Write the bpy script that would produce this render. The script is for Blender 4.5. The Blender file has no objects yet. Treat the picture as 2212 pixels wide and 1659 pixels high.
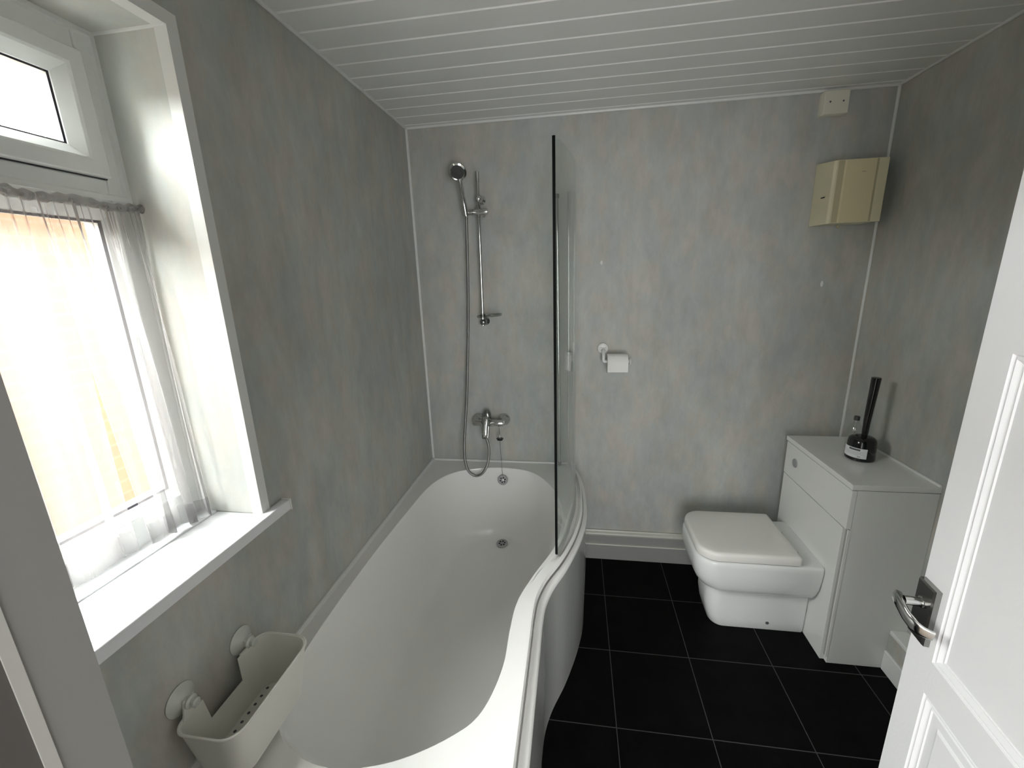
import bpy, bmesh, math, random
from mathutils import Vector, Matrix
random.seed(7)
C = bpy.context.scene.collection
PI = math.pi
W, H = 2.1464, 2.3349            # room width (x), ceiling height (z); back wall at y = 0
YF = -2.129                      # inner face of the front wall (with the doorway)
TS, TX, TY = 1/3, 0.9825, -0.3111  # floor tile module and grid origin

# ------------------------------------------------------------------ materials
def new_mat(name):
    m = bpy.data.materials.new(name); m.use_nodes = True
    nt = m.node_tree; nt.nodes.clear()
    out = nt.nodes.new('ShaderNodeOutputMaterial')
    return m, nt, out
def N(nt, t, **kw):
    n = nt.nodes.new('ShaderNode' + t)
    for k, v in kw.items():
        if k.startswith('i_'): n.inputs[k[2:].replace('_', ' ')].default_value = v
        else: setattr(n, k, v)
    return n
def L(nt, a, b): nt.links.new(a, b)
def simple(name, col, rough=0.5, metal=0.0, spec=0.5, bump=0.0, bscale=60, var=0.0, vscale=6, coat=0.0):
    m, nt, out = new_mat(name)
    p = N(nt, 'BsdfPrincipled'); L(nt, p.outputs[0], out.inputs[0])
    p.inputs['Base Color'].default_value = (*col, 1)
    p.inputs['Roughness'].default_value = rough; p.inputs['Metallic'].default_value = metal
    p.inputs['Specular IOR Level'].default_value = spec
    p.inputs['Coat Weight'].default_value = coat
    tc = N(nt, 'TexCoord')
    if var > 0:
        nz = N(nt, 'TexNoise'); nz.inputs['Scale'].default_value = vscale; nz.inputs['Detail'].default_value = 6
        L(nt, tc.outputs['Object'], nz.inputs['Vector'])
        mr = N(nt, 'MapRange'); mr.inputs['To Min'].default_value = 1 - var; mr.inputs['To Max'].default_value = 1 + var
        L(nt, nz.outputs[0], mr.inputs[0])
        mx = N(nt, 'VectorMath', operation='SCALE'); mx.inputs[0].default_value = col
        L(nt, mr.outputs[0], mx.inputs['Scale']); L(nt, mx.outputs[0], p.inputs['Base Color'])
    if bump > 0:
        nz = N(nt, 'TexNoise'); nz.inputs['Scale'].default_value = bscale; nz.inputs['Detail'].default_value = 3
        L(nt, tc.outputs['Object'], nz.inputs['Vector'])
        b = N(nt, 'Bump'); b.inputs['Strength'].default_value = bump; b.inputs['Distance'].default_value = 0.002
        L(nt, nz.outputs[0], b.inputs['Height']); L(nt, b.outputs[0], p.inputs['Normal'])
    return m

def wall_material(name='grey_mottled_wall_panel', gain=1.0, con=1.0):
    m, nt, out = new_mat(name)
    p = N(nt, 'BsdfPrincipled'); L(nt, p.outputs[0], out.inputs[0])
    tc = N(nt, 'TexCoord')
    mp = N(nt, 'Mapping'); mp.inputs['Scale'].default_value = (1.0, 1.0, 0.42); L(nt, tc.outputs['Object'], mp.inputs[0])
    n1 = N(nt, 'TexNoise'); n1.inputs['Scale'].default_value = 4.2; n1.inputs['Detail'].default_value = 5; n1.inputs['Roughness'].default_value = .55
    n1.inputs['Distortion'].default_value = .5
    n2 = N(nt, 'TexNoise'); n2.inputs['Scale'].default_value = 19; n2.inputs['Detail'].default_value = 8; n2.inputs['Roughness'].default_value = .72
    mp2 = N(nt, 'Mapping'); mp2.inputs['Location'].default_value = (3.1, 7.7, 1.3); mp2.inputs['Scale'].default_value = (1.6, 1.6, 0.9); L(nt, tc.outputs['Object'], mp2.inputs[0])
    n3 = N(nt, 'TexNoise'); n3.inputs['Scale'].default_value = 8.0; n3.inputs['Detail'].default_value = 7; n3.inputs['Roughness'].default_value = .65
    L(nt, mp.outputs[0], n1.inputs['Vector']); L(nt, mp.outputs[0], n2.inputs['Vector']); L(nt, mp2.outputs[0], n3.inputs['Vector'])
    cr = N(nt, 'ValToRGB'); e = cr.color_ramp.elements
    e[0].position = .30; e[0].color = (.392, .402, .388, 1); e[1].position = .70; e[1].color = (.508, .502, .470, 1)
    L(nt, n1.outputs[0], cr.inputs[0])
    cr2 = N(nt, 'ValToRGB'); e = cr2.color_ramp.elements
    e[0].position = .40; e[0].color = (1 + .03 * con, .99, 1 - .05 * con, 1); e[1].position = .56; e[1].color = (.97, 1.0, 1.015, 1)
    L(nt, n3.outputs[0], cr2.inputs[0])
    mr = N(nt, 'MapRange'); mr.inputs['From Min'].default_value = .3; mr.inputs['From Max'].default_value = .7
    mr.inputs['To Min'].default_value = gain * (1 - .11 * con); mr.inputs['To Max'].default_value = gain * (1 + .11 * con)
    L(nt, n2.outputs[0], mr.inputs[0])
    m1 = N(nt, 'VectorMath', operation='MULTIPLY'); L(nt, cr.outputs[0], m1.inputs[0]); L(nt, cr2.outputs[0], m1.inputs[1])
    m2 = N(nt, 'VectorMath', operation='SCALE'); L(nt, m1.outputs[0], m2.inputs[0]); L(nt, mr.outputs[0], m2.inputs['Scale'])
    L(nt, m2.outputs[0], p.inputs['Base Color'])
    p.inputs['Roughness'].default_value = .40; p.inputs['Specular IOR Level'].default_value = .10
    b = N(nt, 'Bump'); b.inputs['Strength'].default_value = .12; b.inputs['Distance'].default_value = .002
    L(nt, n2.outputs[0], b.inputs['Height']); L(nt, b.outputs[0], p.inputs['Normal'])
    return m

def tile_material():
    m, nt, out = new_mat('black_floor_tiles')
    p = N(nt, 'BsdfPrincipled'); L(nt, p.outputs[0], out.inputs[0])
    tc = N(nt, 'TexCoord'); sp = N(nt, 'SeparateXYZ'); L(nt, tc.outputs['Object'], sp.inputs[0])
    masks = []
    for ax, o in (('X', TX), ('Y', TY)):
        a = N(nt, 'MATH' if False else 'Math', operation='SUBTRACT'); L(nt, sp.outputs[ax], a.inputs[0]); a.inputs[1].default_value = o - 50 * TS - TS / 2
        b = N(nt, 'Math', operation='MODULO'); L(nt, a.outputs[0], b.inputs[0]); b.inputs[1].default_value = TS
        c = N(nt, 'Math', operation='SUBTRACT'); L(nt, b.outputs[0], c.inputs[0]); c.inputs[1].default_value = TS / 2
        d = N(nt, 'Math', operation='ABSOLUTE'); L(nt, c.outputs[0], d.inputs[0])
        e = N(nt, 'MapRange'); e.inputs['From Min'].default_value = .0011; e.inputs['From Max'].default_value = .0021
        e.inputs['To Min'].default_value = 1; e.inputs['To Max'].default_value = 0
        L(nt, d.outputs[0], e.inputs[0]); masks.append(e)
    mx = N(nt, 'Math', operation='MAXIMUM'); L(nt, masks[0].outputs[0], mx.inputs[0]); L(nt, masks[1].outputs[0], mx.inputs[1])
    nz = N(nt, 'TexNoise'); nz.inputs['Scale'].default_value = 9; nz.inputs['Detail'].default_value = 8; nz.inputs['Roughness'].default_value = .7
    L(nt, tc.outputs['Object'], nz.inputs['Vector'])
    cr = N(nt, 'ValToRGB'); e = cr.color_ramp.elements
    e[0].position = .3; e[0].color = (.0022, .0022, .0024, 1); e[1].position = .75; e[1].color = (.0062, .0062, .0062, 1)
    L(nt, nz.outputs[0], cr.inputs[0])
    mix = N(nt, 'Mix', data_type='RGBA'); L(nt, mx.outputs[0], mix.inputs['Factor'])
    L(nt, cr.outputs[0], mix.inputs[6]); mix.inputs[7].default_value = (.075, .075, .077, 1)
    L(nt, mix.outputs[2], p.inputs['Base Color'])
    p.inputs['Roughness'].default_value = .55; p.inputs['Specular IOR Level'].default_value = .06
    b = N(nt, 'Bump'); b.inputs['Strength'].default_value = .6; b.inputs['Distance'].default_value = .0015; b.invert = True
    L(nt, mx.outputs[0], b.inputs['Height']); L(nt, b.outputs[0], p.inputs['Normal'])
    return m

def clear_glass(name, tint=(.93, .97, .95), ior=1.5, rough=0.0):
    m, nt, out = new_mat(name)
    tr = N(nt, 'BsdfTransparent'); tr.inputs[0].default_value = (*tint, 1)
    gl = N(nt, 'BsdfGlossy'); gl.inputs['Roughness'].default_value = rough; gl.inputs[0].default_value = (1, 1, 1, 1)
    lw = N(nt, 'LayerWeight'); lw.inputs[0].default_value = .5
    pw = N(nt, 'Math', operation='POWER'); L(nt, lw.outputs['Facing'], pw.inputs[0]); pw.inputs[1].default_value = 5
    fr = N(nt, 'MapRange'); L(nt, pw.outputs[0], fr.inputs[0]); fr.inputs['To Min'].default_value = ((ior - 1) / (ior + 1)) ** 2; fr.inputs['To Max'].default_value = .9
    mx = N(nt, 'MixShader'); L(nt, fr.outputs[0], mx.inputs[0]); L(nt, tr.outputs[0], mx.inputs[1]); L(nt, gl.outputs[0], mx.inputs[2])
    L(nt, mx.outputs[0], out.inputs[0]); return m

def net_material():
    m, nt, out = new_mat('sheer_white_voile')
    tc = N(nt, 'TexCoord')
    mp = N(nt, 'Mapping'); mp.inputs['Scale'].default_value = (1, 1, .12); L(nt, tc.outputs['Object'], mp.inputs[0])
    nz = N(nt, 'TexNoise'); nz.inputs['Scale'].default_value = 40; nz.inputs['Detail'].default_value = 3; L(nt, mp.outputs[0], nz.inputs['Vector'])
    mr = N(nt, 'MapRange'); mr.inputs['To Min'].default_value = .30; mr.inputs['To Max'].default_value = .52; L(nt, nz.outputs[0], mr.inputs[0])
    tr = N(nt, 'BsdfTransparent'); tr.inputs[0].default_value = (1, 1, 1, 1)
    tl = N(nt, 'BsdfTranslucent'); tl.inputs[0].default_value = (.225, .218, .218, 1)
    df = N(nt, 'BsdfDiffuse'); df.inputs[0].default_value = (.60, .59, .59, 1)
    a = N(nt, 'MixShader'); a.inputs[0].default_value = .5; L(nt, tl.outputs[0], a.inputs[1]); L(nt, df.outputs[0], a.inputs[2])
    b = N(nt, 'MixShader'); L(nt, mr.outputs[0], b.inputs[0]); L(nt, tr.outputs[0], b.inputs[1]); L(nt, a.outputs[0], b.inputs[2])
    lw = N(nt, 'LayerWeight'); lw.inputs[0].default_value = .5
    p2 = N(nt, 'Math', operation='POWER'); L(nt, lw.outputs['Facing'], p2.inputs[0]); p2.inputs[1].default_value = 1.6
    ad = N(nt, 'Math', operation='MULTIPLY_ADD', use_clamp=True); L(nt, p2.outputs[0], ad.inputs[0]); ad.inputs[1].default_value = .75; L(nt, mr.outputs[0], ad.inputs[2])
    L(nt, ad.outputs[0], b.inputs[0])
    L(nt, b.outputs[0], out.inputs[0]); return m

def brick_material():
    m, nt, out = new_mat('orange_brickwork')
    p = N(nt, 'BsdfPrincipled'); L(nt, p.outputs[0], out.inputs[0])
    tc = N(nt, 'TexCoord'); sp = N(nt, 'SeparateXYZ'); cb = N(nt, 'CombineXYZ')
    L(nt, tc.outputs['Object'], sp.inputs[0]); L(nt, sp.outputs['Y'], cb.inputs['X']); L(nt, sp.outputs['Z'], cb.inputs['Y'])
    br = N(nt, 'TexBrick'); L(nt, cb.outputs[0], br.inputs['Vector'])
    br.inputs['Color1'].default_value = (.066, .029, .0085, 1); br.inputs['Color2'].default_value = (.054, .022, .0072, 1); br.inputs['Mortar'].default_value = (.060, .036, .021, 1)
    br.inputs['Scale'].default_value = 1; br.inputs['Brick Width'].default_value = .225; br.inputs['Row Height'].default_value = .075; br.inputs['Mortar Size'].default_value = .006
    L(nt, br.outputs[0], p.inputs['Base Color']); p.inputs['Roughness'].default_value = .9
    return m

def ribbed_chrome():
    m, nt, out = new_mat('ribbed_chrome_hose')
    p = N(nt, 'BsdfPrincipled'); L(nt, p.outputs[0], out.inputs[0])
    p.inputs['Base Color'].default_value = (.36, .36, .355, 1); p.inputs['Metallic'].default_value = 1; p.inputs['Roughness'].default_value = .3
    tc = N(nt, 'TexCoord'); wv = N(nt, 'TexWave', bands_direction='Z'); wv.inputs['Scale'].default_value = 90
    L(nt, tc.outputs['Object'], wv.inputs['Vector'])
    b = N(nt, 'Bump'); b.inputs['Strength'].default_value = .5; b.inputs['Distance'].default_value = .001
    L(nt, wv.outputs[0], b.inputs['Height']); L(nt, b.outputs[0], p.inputs['Normal'])
    return m

M = dict(
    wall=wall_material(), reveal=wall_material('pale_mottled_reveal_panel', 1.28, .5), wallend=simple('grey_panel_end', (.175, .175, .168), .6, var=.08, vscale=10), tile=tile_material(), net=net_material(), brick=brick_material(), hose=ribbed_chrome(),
    ceiling=simple('white_ceiling_cladding', (.78, .79, .775), .22, spec=.55),
    groove=simple('bright_cladding_groove', (.88, .88, .87), .2),
    skirt=simple('grey_skirting', (.30, .30, .285), .4),
    skirttop=simple('cream_skirting_moulding', (.55, .55, .49), .35),
    trim=simple('white_plastic_trim', (.74, .745, .73), .35),
    upvc=simple('white_window_plastic', (.80, .82, .81), .3),
    sill=simple('white_sill_plastic', (.80, .81, .83), .35),
    acrylic=simple('white_bath_acrylic', (.86, .855, .84), .16, spec=.5),
    panel=simple('shade_greyed_bath_side_panel', (.36, .365, .35), .16, spec=.5),  # white panel; its shade is put into the base colour as grey
    ceramic=simple('white_toilet_ceramic', (.76, .77, .76), .1, spec=.5),
    seat=simple('white_seat_plastic', (.78, .765, .735), .25),
    cab=simple('gloss_white_cabinet', (.76, .765, .745), .18, spec=.5),
    cabedge=simple('cabinet_edge_grey', (.34, .34, .32), .4),
    door=simple('white_painted_door', (.80, .80, .815), .38, bump=.12, bscale=140),
    chrome=simple('chrome', (.60, .60, .59), .13, metal=1),
    darkchrome=simple('dull_chrome', (.34, .34, .33), .2, metal=1),
    grille=simple('grey_spray_face', (.06, .06, .06), .4),
    steel=simple('waste_grey_metal', (.42, .42, .43), .35, metal=.45),
    black=simple('black_gap', (.006, .006, .006), .6),
    gasket=simple('black_rubber_gasket', (.015, .012, .02), .5),
    glossblack=simple('gloss_black_plastic', (.008, .008, .009), .08, spec=.6),
    heater=simple('yellowed_cream_plastic', (.70, .655, .46), .4, var=.04, vscale=9),
    heater2=simple('yellowed_cream_panel', (.70, .62, .40), .4, var=.05, vscale=9),
    heatergroove=simple('olive_cream_groove', (.48, .44, .28), .5),
    cream=simple('cream_plastic', (.70, .68, .58), .4),
    caddy=simple('pale_caddy_plastic', (.76, .755, .70), .38),
    cup=simple('milky_suction_cup', (.62, .64, .60), .3),
    paper=simple('white_tissue_paper', (.82, .81, .79), .9, bump=.3, bscale=200),
    whiteplastic=simple('white_plastic', (.74, .74, .72), .35),
    label=simple('white_paper_label', (.75, .76, .78), .55),
    ink=simple('dark_label_print', (.10, .10, .11), .6),
    taupe=simple('shade_darkened_jamb', (.062, .058, .053), .6, var=.1, vscale=12),  # dark tone carries the jamb's shadow in its colour
    hallwall=simple('hall_wall_paint', (.62, .60, .56), .8),
    hallfloor=simple('hall_floor_boards', (.25, .20, .15), .6),
    concrete=simple('paving', (.75, .74, .72), .9, var=.1),
    soap=clear_glass('grey_clear_dish', (.70, .72, .70), 1.6),
    glass=clear_glass('window_glass', (.97, .98, .98), 1.45),
    screen=clear_glass('bath_screen_glass', (.925, .955, .94), 1.4),
    bottle=clear_glass('clear_bottle_plastic', (.88, .90, .89), 2.2, .08),
    edgeglass=simple('dark_glass_edge', (.003, .004, .0035), .6, spec=.08),
    seal=simple('clear_grey_seal', (.35, .36, .34), .3),
    filler=simple('white_filler', (.72, .71, .69), .8),
)

# ------------------------------------------------------------------ mesh helpers
def link(name, me, mat, parent=None, loc=None):
    o = bpy.data.objects.new(name, me); C.objects.link(o)
    for m in (mat if isinstance(mat, (list, tuple)) else [mat]): me.materials.append(m)
    if parent: o.parent = parent
    return o
def obj(name, bm, mat, parent=None, smooth=35, origin=None, bevel=0):
    me = bpy.data.meshes.new(name)
    bmesh.ops.recalc_face_normals(bm, faces=bm.faces[:])
    base = Vector((0, 0, 0))
    if parent: base = parent.matrix_basis.translation.copy(); p = parent.parent
    if parent and parent.parent: base = base + parent.parent.matrix_basis.translation
    if origin is not None:
        for v in bm.verts: v.co -= Vector(origin)
    elif parent:
        for v in bm.verts: v.co -= base
    bm.to_mesh(me); bm.free()
    if smooth:
        for f in me.polygons: f.use_smooth = True
        me.set_sharp_from_angle(angle=math.radians(smooth))
    o = link(name, me, mat, parent)
    if origin is not None: o.location = Vector(origin) - base
    if bevel:
        b = o.modifiers.new('bevel', 'BEVEL'); b.width = bevel; b.segments = 3; b.limit_method = 'ANGLE'; b.angle_limit = math.radians(40)
        b.harden_normals = False
    return o
def thing(name, label, cat, loc=(0, 0, 0), group=None, kind=None):
    o = bpy.data.objects.new(name, None); C.objects.link(o); o.location = loc
    o['label'] = label; o['category'] = cat
    o.empty_display_size = .05
    if group: o['group'] = group
    if kind: o['kind'] = kind
    return o
def tag(o, label=None, cat=None, group=None, kind=None):
    if label: o['label'] = label
    if cat: o['category'] = cat
    if group: o['group'] = group
    if kind: o['kind'] = kind
    return o
def box(bm, x0, x1, y0, y1, z0, z1, mat=0):
    vs = [bm.verts.new((x, y, z)) for x in (x0, x1) for y in (y0, y1) for z in (z0, z1)]
    for f in ((0, 1, 3, 2), (4, 6, 7, 5), (0, 4, 5, 1), (2, 3, 7, 6), (0, 2, 6, 4), (1, 5, 7, 3)):
        bm.faces.new([vs[i] for i in f]).material_index = mat
    return vs
def loft(bm, loops, closed=True, cap0=False, cap1=False, mat=0):
    rows = [[bm.verts.new(p) for p in lp] for lp in loops]
    n = len(rows[0])
    for a, b in zip(rows, rows[1:]):
        for i in range(n if closed else n - 1):
            j = (i + 1) % n
            bm.faces.new((a[i], a[j], b[j], b[i])).material_index = mat
    if cap0: bm.faces.new(rows[0]).material_index = mat
    if cap1: bm.faces.new(rows[-1]).material_index = mat
    return rows
def frame_of(d):
    d = Vector(d).normalized()
    u = d.cross(Vector((0, 0, 1)))
    if u.length < 1e-4: u = d.cross(Vector((0, 1, 0)))
    u.normalize(); return u, d.cross(u).normalized()
def tube(bm, pts, r, n=14, caps=True, mat=0):
    pts = [Vector(p) for p in pts]
    rs = r if isinstance(r, (list, tuple)) else [r] * len(pts)
    loops = []; u = None
    for i, p in enumerate(pts):
        d = (pts[min(i + 1, len(pts) - 1)] - pts[max(i - 1, 0)]).normalized()
        if u is None: u, v = frame_of(d)
        else:
            u = (u - d * u.dot(d)).normalized(); v = d.cross(u).normalized()
        loops.append([p + (u * math.cos(a) + v * math.sin(a)) * rs[i] for a in [2 * PI * k / n for k in range(n)]])
    return loft(bm, loops, True, caps, caps, mat)
def lathe(bm, prof, axis_p, axis_d, n=28, mat=0, cap0=True, cap1=True):
    """prof: (distance along the axis, radius)"""
    u, v = frame_of(axis_d); d = Vector(axis_d).normalized(); p = Vector(axis_p)
    loops = [[p + d * t + (u * math.cos(a) + v * math.sin(a)) * max(r, 1e-5) for a in [2 * PI * k / n for k in range(n)]] for t, r in prof]
    return loft(bm, loops, True, cap0, cap1, mat)
def catmull(pts, per=6, closed=False):
    pts = [Vector(p) for p in pts]; n = len(pts); out = []
    for i in range(n if closed else n - 1):
        g = lambda k: pts[k % n] if closed else pts[max(0, min(n - 1, k))]
        p0, p1, p2, p3 = g(i - 1), g(i), g(i + 1), g(i + 2)
        for s in range(per):
            t = s / per
            out.append(.5 * ((2 * p1) + (p2 - p0) * t + (2 * p0 - 5 * p1 + 4 * p2 - p3) * t * t + (3 * p1 - p0 - 3 * p2 + p3) * t ** 3))
    if not closed: out.append(pts[-1])
    return out
def rrect(x0, x1, y0, y1, r, n=6):
    """rounded rectangle; r = (r at x0y0, x1y0, x1y1, x0y1)"""
    if not isinstance(r, (list, tuple)): r = (r,) * 4
    out = []
    for (cx, cy, a0, rr) in ((x0 + r[0], y0 + r[0], PI, r[0]), (x1 - r[1], y0 + r[1], 1.5 * PI, r[1]), (x1 - r[2], y1 - r[2], 0, r[2]), (x0 + r[3], y1 - r[3], .5 * PI, r[3])):
        for k in range(n + 1):
            a = a0 + .5 * PI * k / n
            out.append((cx + rr * math.cos(a), cy + rr * math.sin(a)))
    return out
def sm(a, b, x):
    t = max(0, min(1, (x - a) / (b - a))); return t * t * (3 - 2 * t)

# ------------------------------------------------------------------ room shell
def struct(name, bm, mat, label, cat, **kw):
    return tag(obj(name, bm, mat, **kw), label, cat, kind='structure')
bm = bmesh.new(); box(bm, -.01, W + .01, -2.30, .01, -.08, 0)
struct('floor', bm, M['tile'], 'square black tiles with thin grey grout lines', 'floor', smooth=0)
# tongue and groove ceiling cladding running along x
bm = bmesh.new(); prof = [(.0, H)]
y = -.0305
while y > YF - .02:
    prof += [(y, H), (y - .0008, H + .0006), (y - .0082, H + .0068), (y - .0090, H + .0068), (y - .0096, H), ]
    y -= .10006
prof += [(YF - .15, H)]
lo = [[(x, p[0], p[1]) for p in prof] for x in (-.01, W + .01)]
loft(bm, lo, closed=False)
for f_ in bm.faces:
    if max(v.co.z for v in f_.verts) > H + .0003: f_.material_index = 1
top = [[(x, yy, H + .08) for yy in (0, YF - .15)] for x in (-.01, W + .01)]
loft(bm, top, closed=False)
struct('ceiling', bm, [M['ceiling'], M['groove']], 'white plastic cladding boards with narrow grooves overhead', 'ceiling', smooth=0)

WY0, WY1, WZ0, WZ1 = -2.02, -1.302, 1.02, 2.133       # window opening
bm = bmesh.new(); box(bm, -.3, W + .2, 0, .12, -.08, H + .1)
wb = struct('wall_back', bm, M['wall'], 'grey mottled panelled wall behind the shower and toilet', 'wall', smooth=0)
bm = bmesh.new()
for (a, b, c, d) in ((-2.30, WY0, -.08, H + .1), (WY1, 0.0, -.08, H + .1), (WY0, WY1, -.08, WZ0 - .001), (WY0, WY1, WZ1, H + .1)):
    box(bm, -.30, 0, a, b, c, d)
struct('wall_left', bm, M['wall'], 'grey mottled wall with the curtained window above the bath', 'wall', smooth=0)
bm = bmesh.new(); box(bm, W, W + .12, -2.30, 0, -.08, H + .1)
struct('wall_right', bm, M['wall'], 'grey mottled wall beside the toilet cabinet', 'wall', smooth=0)
DX0, DX1, DZ = .709, 1.398, 2.02                       # doorway
bm = bmesh.new()
box(bm, 0, DX0, YF - .012, YF, 0, H + .1); box(bm, DX1 + .03, W, YF - .012, YF, 0, H + .1); box(bm, DX0, DX1 + .03, YF - .012, YF, DZ, H + .1)
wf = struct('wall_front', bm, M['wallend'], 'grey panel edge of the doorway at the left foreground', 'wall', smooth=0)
bm = bmesh.new()
box(bm, -.2, DX0, YF - .11, YF - .0145, 0, H + .1); box(bm, DX1 + .03, W + .1, YF - .11, YF - .012, 0, H + .1); box(bm, DX0, DX1 + .03, YF - .11, YF - .012, DZ, H + .1)
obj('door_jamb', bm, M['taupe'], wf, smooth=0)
bm = bmesh.new(); box(bm, DX0 - .01, DX0 + .0004, YF - .0145, YF - .012, 0, DZ)
obj('jamb_edge_bead', bm, M['cabedge'], wf, smooth=0)
# hall behind the camera (closed, lit by an added fill light)
bm = bmesh.new(); box(bm, -.6, 3.0, -4.4, YF - .11, -.08, 0)
struct('floor_hall', bm, M['hallfloor'], 'floor of the hall behind the doorway', 'floor', smooth=0)
bm = bmesh.new(); box(bm, -.6, 3.0, -4.4, YF - .11, H + .05, H + .1)
struct('ceiling_hall', bm, M['hallwall'], 'ceiling of the hall behind the doorway', 'ceiling', smooth=0)
bm = bmesh.new(); box(bm, -.6, 3.0, -4.5, -4.4, -.08, H + .1); box(bm, -.7, -.6, -4.5, YF - .1, -.08, H + .1); box(bm, 3.0, 3.1, -4.5, YF - .1, -.08, H + .1)
box(bm, -.7, -.2, YF - .11, YF - .05, -.08, H + .1); box(bm, W + .1, 3.1, YF - .11, YF - .05, -.08, H + .1)
struct('wall_hall', bm, M['hallwall'], 'plain walls of the hall behind the doorway', 'wall', smooth=0)

# corner beads and sealant lines
def bead(name, p0, p1, r, label, mat='trim', n=10):
    bm = bmesh.new(); tube(bm, [p0, p1], r, n)
    return struct(name, bm, M[mat], label, 'trim')
bead('trim_1', (.003, -.003, .588), (.003, -.003, H), .0075, 'white bead in the corner left of the shower')
bead('trim_2', (W - .003, -.003, .19), (W - .003, -.003, H), .006, 'white bead in the corner by the heater')
bead('trim_3', (.0, -.003, H - .003), (W, -.003, H - .003), .006, 'white bead where the ceiling meets the back wall')
bead('trim_4', (.003, 0, H - .003), (.003, YF, H - .003), .006, 'white bead where the ceiling meets the window wall')
bead('trim_5', (W - .003, 0, H - .003), (W - .003, YF, H - .003), .006, 'white bead where the ceiling meets the right wall')
bead('trim_6', (.003, -.003, .5905), (.82, -.003, .5905), .007, 'white sealant line between the bath end and the back wall')
bead('trim_7', (.003, 0, .5905), (.003, -1.70, .5905), .010, 'white sealant line between the bath side and the window wall')

# boxed skirting, back and right
def skirting(name, along, a0, a1, depth, label):
    bm = bmesh.new()
    prof = [(0, 0), (depth, 0), (depth, .092), (depth - .003, .0965), (depth - .009, .0975), (depth - .009, .148),
            (depth - .004, .150), (depth + .001, .156), (depth + .003, .163), (depth + .001, .170), (depth - .004, .173), (depth - .004, .178), (depth - .002, .181), (depth - .005, .187), (0, .187)]
    def P(s, d, z): return (s, -d, z) if along == 'x' else (W - d, s, z)
    loft(bm, [[P(s, d, z) for d, z in prof] for s in (a0, a1)], True, True, True)
    for f_ in bm.faces:
        if len(f_.verts) == 4 and (min(v.co.z for v in f_.verts) > .149 or (min(v.co.z for v in f_.verts) > .0915 and max(v.co.z for v in f_.verts) < .0980)): f_.material_index = 1
    return bm
bm = skirting('b', 'x', .80, 2.09, .0167, '')
o = struct('baseboard_back', bm, [M['skirt'], M['skirttop']], 'grey white stepped skirting board between bath and toilet', 'skirting board', smooth=25)
bm = bmesh.new()
box(bm, W - .070, W, -2.12, -.602, 0, .092)
o = struct('baseboard_right', bm, M['trim'], 'white boxed skirting board on the right wall behind the door', 'skirting board', smooth=0, bevel=.004)
bm = bmesh.new(); box(bm, W - .062, W, -2.12, -.602, .092, .172); obj('boxing_panel', bm, M['wall'], o, smooth=0)
bm = bmesh.new(); box(bm, W - .066, W, -2.12, -.602, .172, .190); obj('boxing_cap', bm, M['trim'], o, smooth=0, bevel=.006)

# filler marks on the back wall
for (x, z, w, h) in ((.951, 1.668, .006, .010), (1.958, 1.537, .006, .014)):
    bm = bmesh.new(); lathe(bm, [(0, 1), (.0012, .8), (.0016, 0)], (0, 0, 0), (0, -1, 0), 14, cap0=False)
    for v in bm.verts: v.co = Vector((x + v.co.x * w, -.0001 + v.co.y, z + v.co.z * h))
    obj('filler_spot', bm, M['filler'], wb)

# ------------------------------------------------------------------ window
win = thing('window_1', 'white framed window with top opening light above the bath', 'window', (-.2, (WY0 + WY1) / 2, WZ0), kind='structure')
FX = -.18
def ring(bm, y0, y1, z0, z1, w, x0, x1, wb_=None, wt=None):
    wb_ = w if wb_ is None else wb_; wt = w if wt is None else wt
    box(bm, x0, x1, y0, y0 + w, z0, z1); box(bm, x0, x1, y1 - w, y1, z0, z1)
    box(bm, x0, x1, y0 + w, y1 - w, z0, z0 + wb_); box(bm, x0, x1, y0 + w, y1 - w, z1 - wt, z1)
def bevel_ring(bm, y0, y1, z0, z1, prof):
    """prof: (inset, x)"""
    loops = [[(x, y0 + i, z0 + i), (x, y1 - i, z0 + i), (x, y1 - i, z1 - i), (x, y0 + i, z1 - i)] for i, x in prof]
    loft(bm, loops)
bm = bmesh.new()
ring(bm, WY0, WY1, WZ0, WZ1, .042, FX - .06, FX, .075, .048)
box(bm, FX - .06, FX, WY0 + .042, WY1 - .042, 1.778, 1.842)
obj('frame', bm, M['upvc'], win, smooth=0, bevel=.004)
# outer step of the frame
bm = bmesh.new(); bevel_ring(bm, WY0, WY1, 1.80, WZ1, [(0, FX), (0, FX + .006), (.010, FX + .006), (.014, FX)]); obj('frame_bead', bm, M['upvc'], win, smooth=0)
# opening top light
cas = bpy.data.objects.new('casement', None); C.objects.link(cas); cas.parent = win
cy0, cy1, cz0, cz1 = WY0 + .042, -1.343, 1.842, 2.083
bm = bmesh.new(); bevel_ring(bm, cy0 + .002, cy1 - .002, cz0 + .002, cz1 - .002, [(0, FX - .05), (0, FX + .014), (.003, FX + .017), (.029, FX + .017), (.034, FX + .014), (.054, FX - .004), (.056, FX - .012), (.056, FX - .05)])
cs = obj('casement_frame', bm, M['upvc'], cas, smooth=0)
bm = bmesh.new(); bevel_ring(bm, cy0 - .0005, cy1 + .0005, cz0 - .0005, cz1 + .0005, [(0, FX + .0008), (.0035, FX + .0008)]); bevel_ring(bm, cy0 + .054, cy1 - .054, cz0 + .054, cz1 - .054, [(0, FX - .005), (.006, FX - .008)])
obj('gasket', bm, M['gasket'], cas, smooth=0)
bm = bmesh.new(); box(bm, FX - .020, FX - .015, cy0 + .05, cy1 - .05, cz0 + .05, cz1 - .05); obj('pane', bm, M['glass'], cas, smooth=0)
bm = bmesh.new(); lathe(bm, [(0, .009), (.004, .0095), (.008, .008)], (FX + .014, -1.64, 1.862), (1, 0, 0), 16)
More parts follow.
